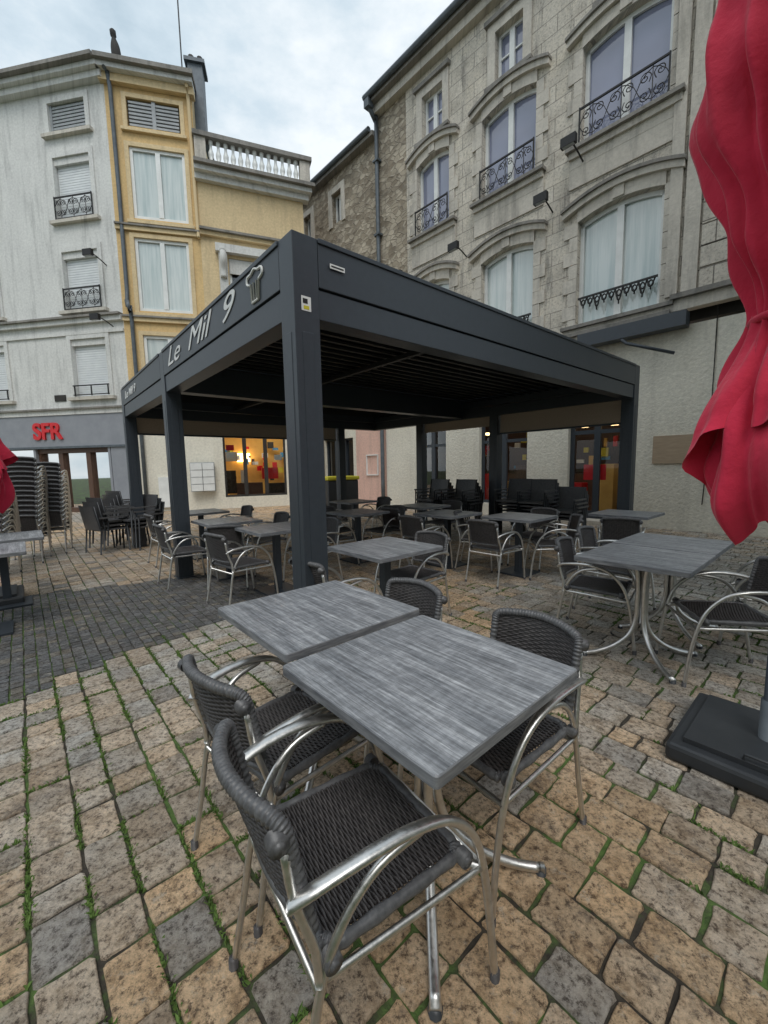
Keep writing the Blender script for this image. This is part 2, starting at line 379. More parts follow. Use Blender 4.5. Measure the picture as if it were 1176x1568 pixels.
R.box(M_TRIM,-9,7.2,WT-.28,WT-.02,-.2,.22);R.box(M_DTRIM,-9,7.2,WT-.02,WT+.12,-.2,.42)
R.tube(M_ZINC,[(-9,WT+.16,.5),(7.3,WT+.16,.5)],.10,8,1);R.tube(M_ZINC,[(7.3,13.6,.3),(15,13.6,.3)],.09,8,1)
R.box(M_DTRIM,7.2,15,13.4,13.55,-.2,.25)
R.tube(M_ZINC,[(7.15,WT+.1,.45),(7.15,WT-.15,.40),(7.13,WT-.5,.14),(7.13,WT-1,.10),(7.13,3,.10),(7.13,.1,.10)],.075,8,2)
for z in (12.5,10,7.5,5.2): R.box(M_ZINC,7.0,7.26,z,z+.07,-.01,.2)
R.box(M_ZINC,7.02,7.26,WT-.2,WT+.06,.32,.56)
R.poly(M_ZINC,[(-9,WT+.12,.4),(7.2,WT+.12,.4),(7.2,WT+2.6,-5),(-9,WT+2.6,-5)])
R.poly(M_ZINC,[(7.2,13.55,.2),(15,13.55,.2),(15,15.6,-5),(7.2,15.6,-5)])
R.poly(M_ASH,[(7.2,4,0),(7.2,WT,0),(7.2,WT+2.6,-5),(7.2,4,-5)])
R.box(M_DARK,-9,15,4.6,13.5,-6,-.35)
gops=[(-1.38,-.02,0,2.78),(1.14,2.76,.35,3.1),(4.07,5.43,.1,3.1)]
R.wall(M_CREAM,-9,7.0,0,4.45,0,gops,.35)
R.wall(M_PINK,7.0,8.9,0,3.4,-.03,[])
R.wall(M_CR2,8.9,15,0,3.4,-.03,[(9.1,11.2,.4,2.8),(11.5,14,.4,2.8)])
R.box(M_PVC,7.5,8.2,1.2,1.24,-.028,.03);R.box(M_PVC,7.5,7.53,1.24,2.0,-.028,.03);R.box(M_PVC,8.17,8.2,1.24,2.0,-.028,.03);R.box(M_PVC,7.5,8.2,2.0,2.04,-.028,.03)
for o in((9.1,11.2),(11.5,14)):
    R.window(o[0],o[1],.4,2.8,-.2,M_GL3,leaves=3,fw=.08,frame=M_ANTH)
for o in gops[1:]:
    R.window(o[0],o[1],o[2],o[3],-.2,M_CLR,leaves=2,fw=.09,frame=M_ANTH)
    R.box(M_ANTH,o[0]+.09,o[1]-.09,2.2,2.29,-.2,-.15)
R.window(-1.38,-.02,0.0,2.78,-.2,M_CLR,leaves=2,fw=.11,frame=M_ANTH)
R.box(M_ANTH,-1.27,-.13,2.28,2.38,-.2,-.14);R.box(M_ANTH,-1.27,-.13,.11,.3,-.2,-.15)
R.box(M_TRIM,-1.7,.3,0.0,.10,-.34,.35)
R.box(M_RED,-.9,-.35,1.1,1.5,-.26,-.24)
R.box(M_WOODD,-9,6.9,0.02,.05,-6,-.36);R.box(M_WOODD,-3,6.9,0,4.4,-6.1,-6.0);R.box(M_DARK,-3.1,-3,0,4.4,-6,-.36);R.box(M_DARK,6.9,6.95,0,4.4,-6,-.36)
rr=random.Random(5)
for k in range(10):
    R.box(M_WARM,-2+k*.9,-1.80+k*.9,2.7,2.78,-3.2,-3.0);R.box(M_FILL,-2.2+k*.9,-1.9+k*.9,3.5,3.54,-2.0,-1.5)  # white ceiling panels added to lift the room behind the glass
    R.box((M_RED,M_WOODD,M_WARMW,M_RED)[k%4],-2.2+k*.93,-1.75+k*.93,.05,.9+.3*(k%3),-3.0,-2.5)
for k in range(50):
    x=rr.uniform(-2.5,6.3);z=rr.uniform(1.2,2.7);R.box(rr.choice((M_PVC,M_RED,M_YELB,M_BLUE,M_WARMW)),x,x+rr.uniform(.06,.3),z,z+rr.uniform(.1,.4),-5.4,-5.3)
R.box(M_WOODD,-2.5,6,0.05,1.15,-5.0,-4.4)
R.box(M_ANTH,-2.55,-.35,4.36,4.66,.1,.42);R.tube(M_ANTH,[(-1.3,4.36,.3),(-1.6,4.1,.9),(-2.4,3.8,.5)],.035,6,1)
R.box(M_PLY,-2.73,-1.98,1.5,2.12,.003,.05)
R.tube(M_IRON,[(-3.0,4.7,.02),(-3.0,2.2,.03),(-2.95,.6,.02)],.012,4,2)
def flood(F,a,z,reach=.8):
    F.tube(M_IRON,[(a,z-.1,.0),(a,z,reach*.5),(a,z+.05,reach)],.02,5,3)
    F.box(M_IRON,a-.17,a+.17,z-.12,z+.08,reach,reach+.12);F.box(M_LOUV,a-.13,a+.13,z-.125,z-.12,reach+.02,reach+.11)
for a,z in ((.55,8.1),(3.25,8.0),(3.1,5.3),(5.6,8.0)): flood(R,a,z,.6)
flood(R,-.2,8.9,.8)
R.finish(stone)
# ---------------------------------------------------------------- left corner buildings
thC=.237;P0=Vector((-9.69,15.48));dC=Vector((cos(thC),sin(thC)));PC=P0+dC*.42
W=Fac(PC,2.964);white=empty('white_townhouse')
wops=[]
for a in (.80,5.3,9.0):
    for z0,z1 in ((4.4,6.45),(7.5,9.5),(10.6,12.65),(13.45,14.4)): wops.append((a,a+1.5,z0,z1))
W.wall(M_WHITE,0,14,3.75,15.0,0,wops,.2)
for o in wops:
    m=M_SHUT if o[3]<13 else M_LOUV
    n=int((o[3]-o[2])/.085)
    if o[3]>13:
        for k in range(8): W.box(m,o[0]+.08,o[1]-.08,o[2]+.05+k*.11,o[2]+.12+k*.11,-.16,-.06)
        W.box(M_DARK,o[0],o[1],o[2],o[3],-.2,-.17)
        W.box(M_LOUV,o[0],o[0]+.08,o[2],o[3],-.17,-.04);W.box(M_LOUV,o[1]-.08,o[1],o[2],o[3],-.17,-.04)
    else:
        W.box(m,o[0],o[1],o[2],o[3],-.2,-.15)
        for k in range(n): W.box(m,o[0]+.03,o[1]-.03,o[2]+k*.085+.01,o[2]+k*.085+.075,-.15,-.135)
        W.box(M_WHITE,o[0]+.002,o[1]-.002,o[3]-.22,o[3]-.002,-.13,-.02)
    for x0,x1 in ((o[0]-.16,o[0]-.001),(o[1]+.001,o[1]+.16)): W.box(M_WHITE,x0,x1,o[2]-.05,o[3]+.2,.003,.05)
    W.box(M_WHITE,o[0]-.001,o[1]+.001,o[3]+.001,o[3]+.2,.003,.05)
    W.box(M_TRIM,o[0]-.25,o[1]+.25,o[2]-.16,o[2]-.05,-.1,.16)
    if 7<o[2]<11: W.rail(o[0]-.02,o[1]+.02,o[2]-.02,o[2]+.72,.10)
    if o[2]<5:
        W.box(M_IRON,o[0]-.02,o[1]+.02,o[2]+.35,o[2]+.39,.06,.10)
        W.box(M_IRON,o[0]-.02,o[1]+.02,o[2]+.02,o[2]+.05,.06,.10)
        for k in range(3): W.box(M_IRON,o[0]+.72*k,o[0]+.72*k+.03,o[2],o[2]+.38,.06,.1)
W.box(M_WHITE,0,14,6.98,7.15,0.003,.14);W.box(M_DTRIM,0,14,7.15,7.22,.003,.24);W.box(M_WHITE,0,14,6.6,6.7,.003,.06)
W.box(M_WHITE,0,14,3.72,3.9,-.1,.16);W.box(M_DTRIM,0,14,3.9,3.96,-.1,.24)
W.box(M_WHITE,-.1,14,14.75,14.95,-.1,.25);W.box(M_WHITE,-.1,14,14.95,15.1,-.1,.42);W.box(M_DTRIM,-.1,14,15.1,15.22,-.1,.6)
flood(W,.5,9.0,.7);flood(W,.45,6.9,.7)
W.box(M_DARK,2.75,3.25,4.25,4.48,.003,.03)
W.box(M_SFR,.02,14,2.55,3.72,-.3,.12);W.box(M_ZINC,.02,14,2.47,2.55,-.3,.16)
for a in (.02,.95,4.3,8,): W.box(M_SFR,a,a+.10 if a>.5 else a+.9,0,2.47,-.3,.10)
W.box(M_WOODD,1.05,4.3,2.3,2.47,-.3,.0)
for a in (1.05,1.95,2.05,3.2,3.3,4.2): W.box(M_WOODD,a,a+.1,0.1,2.3,-.28,-.02)
W.box(M_WOODD,1.05,4.3,0,.18,-.28,.0)
W.poly(M_CLR,[(1.05,.18,-.15),(4.3,.18,-.15),(4.3,2.3,-.15),(1.05,2.3,-.15)]);W.poly(M_CLR,[(4.4,.18,-.15),(8,.18,-.15),(8,2.47,-.15),(4.4,2.47,-.15)])
W.box(M_RED,2.2,2.75,.3,1.2,-.6,-.5);W.box(M_PVC,1.3,1.7,.3,1.3,-1.1,-1.0);W.box(M_WOODD,1,9,0,.02,-4,-.31);W.box(M_PVC,1,9,0,3.4,-4.1,-4)
W.box(M_PVC,3.4,4.1,1.3,1.9,-.7,-.68);W.box(M_RED,5,5.6,.8,1.9,-.7,-.68)
for k in range(4): W.box(M_FILL,1.4+k*.8,1.9+k*.8,3.2,3.25,-2.6,-2.0);W.box((M_RED,M_DARK,M_RED,M_DARK)[k],1.3+k*.8,1.8+k*.8,.7,1.8,-3.9,-3.8)  # white ceiling panels added to brighten the shop inside
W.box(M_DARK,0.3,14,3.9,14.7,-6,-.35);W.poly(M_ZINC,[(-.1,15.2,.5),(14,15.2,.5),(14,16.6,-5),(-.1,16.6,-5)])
W.box(M_DARK,.9,9,3.35,3.5,-4.1,-.31)
W.box(M_WHITE,2.0,2.6,15.2,16.2,-2.2,-1.6)
W.finish(white)
def text(body,name,mat,P,xd,zn,size,parent,shear=0,ext=.01,sx=1,bold=0):
    cu=bpy.data.curves.new(name,'FONT');cu.body=body;cu.size=size;cu.extrude=ext;cu.shear=shear;cu.offset=bold;cu.materials.append(mat)
    o=bpy.data.objects.new(name,cu);C.objects.link(o)
    yd=Vector((0,0,1));M=Matrix((xd,yd,zn)).transposed().to_4x4();M.translation=P
    o.matrix_world=M@Matrix.Diagonal((sx,1,1,1))
    if parent:
        o.parent=parent;o.matrix_parent_inverse=parent.matrix_world.inverted()
    return o
bpy.context.view_layer.update()
text('SFR','shop_sign_letters',M_RED,W.pt(4.25,2.84,.15),-W.d,W.n,.86*K,white,0,.03,.98,.02)
Cc=Fac(PC,thC);B=Fac((-6.59,16.23),.359);yel=empty('yellow_townhouse')
cops=[(.60,2.38,4.3,6.5),(.56,2.36,7.35,9.85),(.62,2.42,10.5,12.85),(.65,2.35,13.5,14.4)]
E=2.78
Cc.wall(M_YEL,0,E,4.0,15.0,0,cops,.15);Cc.wall(M_CR2,0,E,0,4.0,0,[],.15)
for i,o in enumerate(cops):
    if i<3:
        Cc.window(o[0],o[1],o[2],o[3],-.08,M_GL2,leaves=2,fw=.10)
    else:
        Cc.box(M_DARK,o[0],o[1],o[2],o[3],-.15,-.12)
        for k in range(7): Cc.box(M_LOUV,o[0]+.05,o[1]-.05,o[2]+.04+k*.12,o[2]+.11+k*.12,-.11,-.03)
        Cc.box(M_LOUV,(o[0]+o[1])/2-.06,(o[0]+o[1])/2+.06,o[2],o[3],-.1,-.01)
    Cc.box(M_YEL2,o[0]-.14,o[0]-.001,o[2]-.1,o[3]+.14,.003,.04);Cc.box(M_YEL2,o[1]+.001,o[1]+.14,o[2]-.1,o[3]+.14,.003,.04);Cc.box(M_YEL2,o[0],o[1],o[3],o[3]+.14,.003,.04)
    Cc.box(M_YEL2,o[0]-.2,o[1]+.2,o[2]-.2,o[2]-.1,.003,.12)
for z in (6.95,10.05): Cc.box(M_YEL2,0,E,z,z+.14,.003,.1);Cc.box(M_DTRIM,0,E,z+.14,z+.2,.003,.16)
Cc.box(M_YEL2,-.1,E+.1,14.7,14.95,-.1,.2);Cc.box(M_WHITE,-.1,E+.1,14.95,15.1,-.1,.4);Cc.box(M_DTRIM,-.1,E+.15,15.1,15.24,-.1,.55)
Cc.tube(M_ZINC,[(.18,14.9,.4),(.22,14.5,.1),(.22,8,.09),(.22,7.6,.2),(.3,7.2,.25),(.3,6.9,.1),(.3,.1,.1)],.07,8,2)
Cc.tube(M_YEL2,[(2.68,14.9,.3),(2.68,14.5,.1),(2.72,10.6,.09),(2.74,10,.12)],.06,8,2)
Cc.poly(M_YEL2,[(E,10,0),(E,15,0),(E,15,-6),(E,10,-6)])
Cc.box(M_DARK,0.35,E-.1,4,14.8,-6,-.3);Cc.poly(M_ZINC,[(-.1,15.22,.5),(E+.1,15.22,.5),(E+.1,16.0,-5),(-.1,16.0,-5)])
Cc.box(M_DTRIM,.12,.48,15.25,15.75,-.8,-.4)
Cc.tube(M_DARK,[(.30,15.7,-.6),(.30,15.85,-.6),(.30,16.1,-.6),(.29,16.35,-.6),(.27,16.55,-.6),(.25,16.75,-.6),(.24,16.95,-.6)],lambda t:.05+.11*max(0,sin(pi*min(1,t*1.25)))+(.05 if .8<t<.97 else 0),8,3)
Cc.box(M_ZINC,E-.15,E+.35,14.0,16.3,-1.1,-.5);Cc.box(M_ZINC,E-.25,E+.45,16.3,16.42,-1.2,-.4)
for k in (-.0,.3): Cc.tube(M_DARK,[(E-.05+k,16.4,-.8),(E-.05+k,16.75,-.8)],.1,8,1)
Cc.tube(M_IRON,[(E-.35,15.2,-.6),(E-.35,20.5,-.6)],.025,5,1)
Cc.box(M_PVC,.75,1.3,.15,1.3,.003,.10)
Cc.finish(yel)
BE=3.85
bops=[(.95,2.35,6.9,9.5),(.34,2.75,.45,2.95),(2.95,3.7,.1,2.95)]
B.wall(M_YEL2,0,BE,4.0,12.3,0,bops,.2);B.wall(M_CR2,0,BE,0,4.0,0,bops,.3)
B.window(*bops[0],-.15,M_GL3,leaves=2,fw=.09)
B.box(M_WHITE,.6,.9,6.8,9.6,.003,.16);B.box(M_WHITE,2.4,2.7,6.8,9.6,.003,.16);B.box(M_WHITE,.5,2.8,9.62,9.9,.003,.22)
for x in (.75,2.55): B.tube(M_WHITE,[(x,9.6,.3),(x,9.3,.36),(x,9.0,.2),(x,8.7,.17)],.12,8,3)
B.box(M_WHITE,.97,2.33,8.95,9.48,-.05,-.01)
B.box(M_YEL2,0,BE,10.15,10.3,.003,.14);B.box(M_DTRIM,0,BE+.1,10.3,10.38,.003,.24)
B.box(M_WHITE,-.05,BE+.2,12.0,12.2,-.1,.2);B.box(M_WHITE,-.05,BE+.3,12.2,12.36,-.1,.4);B.box(M_DTRIM,-.05,BE+.4,12.36,12.48,-.1,.55)
B.box(M_TRIM,0,BE+.3,12.48,12.68,-.1,.22);B.box(M_DTRIM,-.05,BE+.35,13.4,13.55,-.12,.3)
for a in (.0,BE-.1): B.box(M_TRIM,a,a+.38,12.68,13.4,-.08,.22)
def baluster(F,mat,a,z0,z1,d):
    h=z1-z0;pr=[(0,.085),(.08,.085),(.12,.05),(.3,.095),(.42,.10),(.6,.055),(.8,.045),(.88,.08),(1,.08)]
    vs=[];n=8
    for t,r in pr:
        for k in range(n): vs.append(F.pt(a,z0+h*t,d)+Vector((cos(2*pi*k/n)*r*K,sin(2*pi*k/n)*r*K,0)))
    F.mb(mat).add(vs,[(i*n+k,i*n+(k+1)%n,(i+1)*n+(k+1)%n,(i+1)*n+k) for i in range(len(pr)-1) for k in range(n)],None,True)
for k in range(13): baluster(B,M_PVC,.55+k*.255,12.68,13.4,.07)
B.poly(M_YEL2,[(BE,0,0),(BE,12.3,0),(BE,12.3,-6),(BE,0,-6)])
B.poly(M_ZINC,[(0,12.4,0),(BE,12.4,0),(BE,12.4,-6),(0,12.4,-6)])
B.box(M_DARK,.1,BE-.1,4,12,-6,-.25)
B.window(*bops[1],-.15,M_CLR,leaves=3,fw=.08,frame=M_DARK);B.window(*bops[2],-.15,M_CLR,leaves=1,fw=.08,frame=M_DARK)
B.box(M_WARMW,-.2,3.8,0,3.5,-3.6,-3.5);B.box(M_DARK,-.2,3.8,0,.03,-3.5,-.3);B.box(M_WARMW,-.25,-.2,0,3.5,-3.5,-.3);B.box(M_CR2,-.2,3.8,3.3,3.5,-3.5,-.3)
B.box(M_WARM,.9,1.5,1.9,2.3,-3.4,-3.3);B.box(M_FILL,.6,1.5,3.2,3.26,-2.4,-1.6);B.box(M_FILL,2.1,3.2,3.2,3.26,-2.4,-1.6)
for a,b_,z0,z1,m in ((1.9,2.6,1.1,1.6,M_RED),(.4,.9,1.9,2.3,M_PVC),(.8,1.9,0,.95,M_WOODD),(2.1,3.2,0,.9,M_DARK),(.35,.8,.5,1.5,M_DARK),(1.0,1.15,.9,1.5,M_PVC)):
    B.box(m,a,b_,z0,z1,-2.0,-1.7)
for k in range(26):
    x=rr.uniform(.35,3.4);z=rr.uniform(.95,2.6);B.box(rr.choice((M_PVC,M_RED,M_YELB,M_BLUE,M_WOODD,M_DARK)),x,x+rr.uniform(.08,.3),z,z+rr.uniform(.1,.3),-3.2,-3.1)
for x,z,m in ((.45,2.3,M_RED),(.45,2.0,M_PVC),(2.3,1.9,M_PVC)): B.box(m,x,x+.3,z,z+.22,-.2,-.19)
B.box(M_RED,2.85,2.93,1.3,2.6,.003,.03)
B.finish(yel)
lb=empty('letterbox_bank',(0,0,0));L=Fac((-6.59,16.23),.359)
for i in range(2):
    for j in range(4): L.box(M_PVC,-.85+i*.42,-.45+i*.42,.75+j*.27,1.0+j*.27,.13,.30)
L.box(M_LOUV,-.88,.0,.72,1.84,.105,.13);L.finish(lb)
# buildings across the square, behind the viewer (seen only in reflections)
for (px,py,thx,nm,mm_) in ((-16,-16,.05,'cream_townhouse',M_CR2),(14,-14,2.2,'grey_townhouse',M_WHITE)):
    e_=empty(nm);G=Fac((px,py),thx)
    oo=[(x,x+1.3,z,z+2.0) for x in range(-14,30,3) for z in (4.5,8,11)]+[(x,x+2,.3,2.8) for x in range(-14,30,3)]
    if nm=='grey_townhouse': oo=[(o[0]-12,o[1]-12,o[2],o[3]) for o in oo]
    x0=min(o[0] for o in oo)-1;x1=max(o[1] for o in oo)+1
    G.wall(mm_,x0,x1,0,13.5,0,oo,.2)
    for o in oo: G.poly(M_GL3,[(o[0],o[2],-.2),(o[1],o[2],-.2),(o[1],o[3],-.2),(o[0],o[3],-.2)])
    G.poly(M_ZINC,[(x0,13.5,.3),(x1,13.5,.3),(x1,16,-5),(x0,16,-5)]);G.finish(e_)
# ---------------------------------------------------------------- ground
th=.72;e1=Vector((cos(th),sin(th)));e2=Vector((-sin(th),cos(th)))
gm=MB();S=90
gm.add([(-S,-S,-.010),(S,-S,-.010),(S,S,-.010),(-S,S,-.010)],[(0,1,2,3)]);gm.obj('ground',M_SOIL)
poly=[(-1.2,4.7),(-2.0,5.9),(-2.98,5.28),(-4.19,4.74),(-9,2.4),(-9,-6),(-5.9,-4.2),(-2.34,2.55),(-1.39,4.02)]
def inside(x,y):
    c=False;j=len(poly)-1
    for i in range(len(poly)):
        xi,yi=poly[i];xj,yj=poly[j]
        if (yi>y)!=(yj>y) and x<(xj-xi)*(y-yi)/(yj-yi)+xi: c=not c
        j=i
    return c
V=[];Fc=[];CL=[];joints=[]
def stone_(a0,a1,b0,b1,near,col,hz,gs=1):
    g=(.003+random.random()*.004)*gs;j=.004*gs
    cs=[(a0+g,b0+g),(a1-g,b0+g),(a1-g,b1-g),(a0+g,b1-g)]
    cs=[(x+random.uniform(-j,j),y+random.uniform(-j,j)) for x,y in cs]
    o=len(V)
    if near:
        c8=[]
        for i in range(4):
            p=Vector(cs[i]);q=Vector(cs[(i+1)%4]);pr=Vector(cs[i-1])
            k=.003+random.random()*.010
            c8.append(p+(pr-p).normalized()*k)
            c8.append(p+(q-p).normalized()*k)
            inn=Vector(((cs[0][0]+cs[2][0])/2,(cs[0][1]+cs[2][1])/2))
            for t1 in (random.uniform(.22,.42),random.uniform(.58,.78)):
                mid=p.lerp(q,t1);c8.append(mid+(inn-mid).normalized()*random.uniform(-.003,.006))
        cx=sum(c8,Vector((0,0)))/len(c8)
        rings=[(0,-.03),(.0,-.006),(.03,-.0015),(.07,.0)]
    else:
        c8=[Vector(c) for c in cs];cx=sum(c8,Vector((0,0)))/4;rings=[(0,-.02),(.03,0)]
    n=len(c8);tx,ty=random.uniform(-.016,.016),random.uniform(-.016,.016)
    for f,z in rings:
        for p in c8:
            q=p.lerp(cx,f);w=e1*q.x+e2*q.y
            V.append((w.x,w.y,z+hz+(q.x-cx.x)*tx+(q.y-cx.y)*ty));CL.append(col)
    for r in range(len(rings)-1):
        for k in range(n): Fc.append((o+r*n+k,o+r*n+(k+1)%n,o+(r+1)*n+(k+1)%n,o+(r+1)*n+k))
    Fc.append(tuple(o+(len(rings)-1)*n+k for k in range(n)))
from mathutils import noise as mn
a=-12.
while a<19:
    w=.152+random.uniform(-.022,.022)
    b=-14.+random.random()
    while b<22:
        l=random.uniform(.115,.23)
        c=e1*(a+w/2)+e2*(b+l/2);x,y=c.x,c.y
        if y>.15 and abs(x)<1.12*y+.9 and y<19:
            dist=hypot(x,y);near=dist<5.5
            big=mn.noise(Vector((x*.35,y*.35,3)));t=random.random()
            if inside(x,y):
                m=b+l/2
                for (q0,q1,r0,r1) in ((a,a+w*.5,b,m),(a+w*.5,a+w,b,m),(a,a+w*.5,m,b+l),(a+w*.5,a+w,m,b+l)):
                    g=.15*random.uniform(.75,1.25);cc_=(g*1.0,g*.99,g*.97,1) if random.random()<.8 else (g*1.35,g*1.22,g*1.0,1)
                    stone_(q0,q1,r0,r1,False,cc_,random.uniform(-.001,.001),.8)
            else:
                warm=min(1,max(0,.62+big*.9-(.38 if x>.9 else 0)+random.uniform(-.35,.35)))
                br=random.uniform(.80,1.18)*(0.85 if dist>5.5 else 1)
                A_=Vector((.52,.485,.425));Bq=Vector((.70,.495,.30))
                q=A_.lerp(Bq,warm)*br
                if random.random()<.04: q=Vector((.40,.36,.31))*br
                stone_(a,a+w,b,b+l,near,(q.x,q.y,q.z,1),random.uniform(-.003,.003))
            if near and dist<5: joints.append((a,b,l))
        b+=l
    a+=w
me=bpy.data.meshes.new('paving_stones');me.from_pydata(V,[],Fc)
at=me.color_attributes.new('col','FLOAT_COLOR','POINT');fl=[]
for c in CL: fl+=c
at.data.foreach_set('color',fl);me.materials.append(M_STONE);me.update()
po=bpy.data.objects.new('paving_stones',me);C.objects.link(po)
mm=MB()
for a,b,l in joints:
    c=e1*a+e2*b
    v_=mn.noise(Vector((c.x*.9,c.y*.9,9)))+random.uniform(-.35,.35)
    if v_<-.06 or inside(c.x,c.y): continue
    along=random.random()<.7;nb=random.randint(35,80) if v_>.12 else random.randint(8,22)
    span=l if v_>.12 else .05
    for k in range(nb):
        q=(a+random.gauss(0,.006),b+random.random()*span) if along else (a+random.random()*.15,b+random.gauss(0,.006))
        w=e1*q[0]+e2*q[1];an=random.random()*6.28;hh=random.uniform(.004,.013)*(1.7 if random.random()<.08 else 1);ww=random.uniform(.002,.0055)
        dx,dy=cos(an)*ww,sin(an)*ww;lx,ly=random.gauss(0,.006),random.gauss(0,.006)
        mm.add([(w.x-dx,w.y-dy,-.009),(w.x+dx,w.y+dy,-.009),(w.x+lx+dx*.8,w.y+ly+dy*.8,hh*.4),(w.x+lx*1.8,w.y+ly*1.8,hh*.6),(w.x+lx-dx*.8,w.y+ly-dy*.8,hh*.4)],[(0,1,2,3,4)])
mm.obj('moss',M_GRASS)
# ---------------------------------------------------------------- pergola
pg=empty('pergola',(-.543,2.741,0),.703)
PX,PY,PH=6.0,6.53,2.90;w=.185
fr=MB();lo=MB()
posts=[(0,0),(0,3.446-w/2),(0,PY-w),(PX-w,0),(PX-w,2.47),(PX-w,4.58),(4.64,PY-w)]
for x,y in posts:
    top=PH if (x,y) in posts[:4] else 2.398
    fr.box(x,x+w,y,y+w,0.012,top)
    fr.box(x+.05,x+w-.05,y-.004,y+w+.004,0.0,2.3);fr.box(x-.004,x+w+.004,y+.05,y+w-.05,0.0,2.3)
    fr.box(x-.02,x+w+.02,y-.02,y+w+.02,0,.012)
g=.003
for y in (0,PY-w):
    fr.box(w+g,PX-w-g,y,y+w,2.60,PH);fr.box(w+g,PX-w-g,y+.012,y+w-.012,2.40,2.59)
    fr.box(w+g,PX-w-g,y-.012,y+w+.012,2.872,PH+.004)
for y0,y1 in ((w+g,3.446-w/2-g),(3.446+w/2+g,PY-w-g)):
    for x in (0,PX-w):
        fr.box(x,x+w,y0,y1,2.60,PH);fr.box(x+.012,x+w-.012,y0,y1,2.40,2.59);fr.box(x-.012,x+w+.012,y0,y1,2.872,PH+.004)
fr.box(PX-w,PX,3.446-w/2,3.446+w/2,2.40,PH);fr.box(PX-w,PX,PY-w,PY,2.40,PH)
fr.box(w+g,PX-w-g,3.446-.10,3.446+.10,2.42,2.86)
fr.obj('frame',M_ANTH,pg,.004)
for y0,y1 in ((w+.02,3.34),(3.55,PY-w-.02)):
    y=y0
    while y<y1-.16:
        lo.add([(w+.01,y,2.70),(PX-w-.01,y,2.70),(PX-w-.01,y+.155,2.735),(w+.01,y+.155,2.735),(w+.01,y,2.725),(PX-w-.01,y,2.725),(PX-w-.01,y+.165,2.76),(w+.01,y+.165,2.76)],[(0,1,2,3),(4,5,6,7),(0,1,5,4),(2,3,7,6)]);y+=.17
    lo.box(w+.01,PX-w-.01,y0,y1,2.79,2.80)
    for x in (2.0,): lo.box(x-.03,x+.03,y0,y1,2.64,2.69)
lo.obj('roof_louvres',M_LOUVD,pg)
bl=MB();bl.box(PX-.10,PX-.095,.2,2.45,2.05,2.40);bl.box(PX-.10,PX-.095,2.68,4.55,2.2,2.40);bl.box(.2,4.6,PY-.1,PY-.095,2.12,2.40);bl.obj('rolled_blinds',M_BLIND,pg)
bl=MB();bl.box(PX-.12,PX-.07,.2,2.45,2.02,2.05);bl.box(.2,4.6,PY-.12,PY-.07,2.09,2.12);bl.obj('blind_bars',M_ANTH,pg)
bpy.context.view_layer.update()
PM=pg.matrix_world;xd=-(PM.to_3x3()@Vector((0,1,0)));zn=-(PM.to_3x3()@Vector((1,0,0)))
text('Le  Mil  9','lettering',M_LETW,PM@Vector((-.006,3.14,2.66)),xd,zn,.29,pg,.45,.002,1.9,0)
text('Le Mil 9','lettering_small',M_LETW,PM@Vector((-.006,6.1,2.68)),xd,zn,.17,pg,.3,.002,1.7,.003)
ic=MB()
def ictube(pts,r=.010,closed=False,sn=4): ic.tube([(-.006,y,z) for y,z in pts],r,5,sn,closed=closed)
cy=.56
ictube([(cy+.07,2.77),(cy+.13,2.79),(cy+.12,2.835),(cy+.06,2.84),(cy,2.86),(cy-.06,2.84),(cy-.12,2.835),(cy-.13,2.79),(cy-.07,2.77)])
for dy in (.07,.025,-.025,-.07): ictube([(cy+dy,2.775),(cy+dy*.8,2.64)],.010 if abs(dy)>.05 else .007,sn=1)
ictube([(cy+.056,2.64),(cy-.056,2.64)],.010,sn=1)
ic.obj('chef_icon',M_LETW,pg)
st=MB();st.box(.05,.12,-.003,-.001,2.43,2.52);st.box(.27,.39,-.0135,-.0125,2.74,2.77);st.obj('sticker',M_LETW,pg)
st=MB();st.box(.065,.105,-.0045,-.0031,2.44,2.462);st.obj('sticker_print',M_YELB,pg)
st=MB();st.box(.28,.38,-.0145,-.0136,2.750,2.760);st.box(.06,.095,-.0045,-.0031,2.475,2.505);st.obj('plate_print',M_IRON,pg)
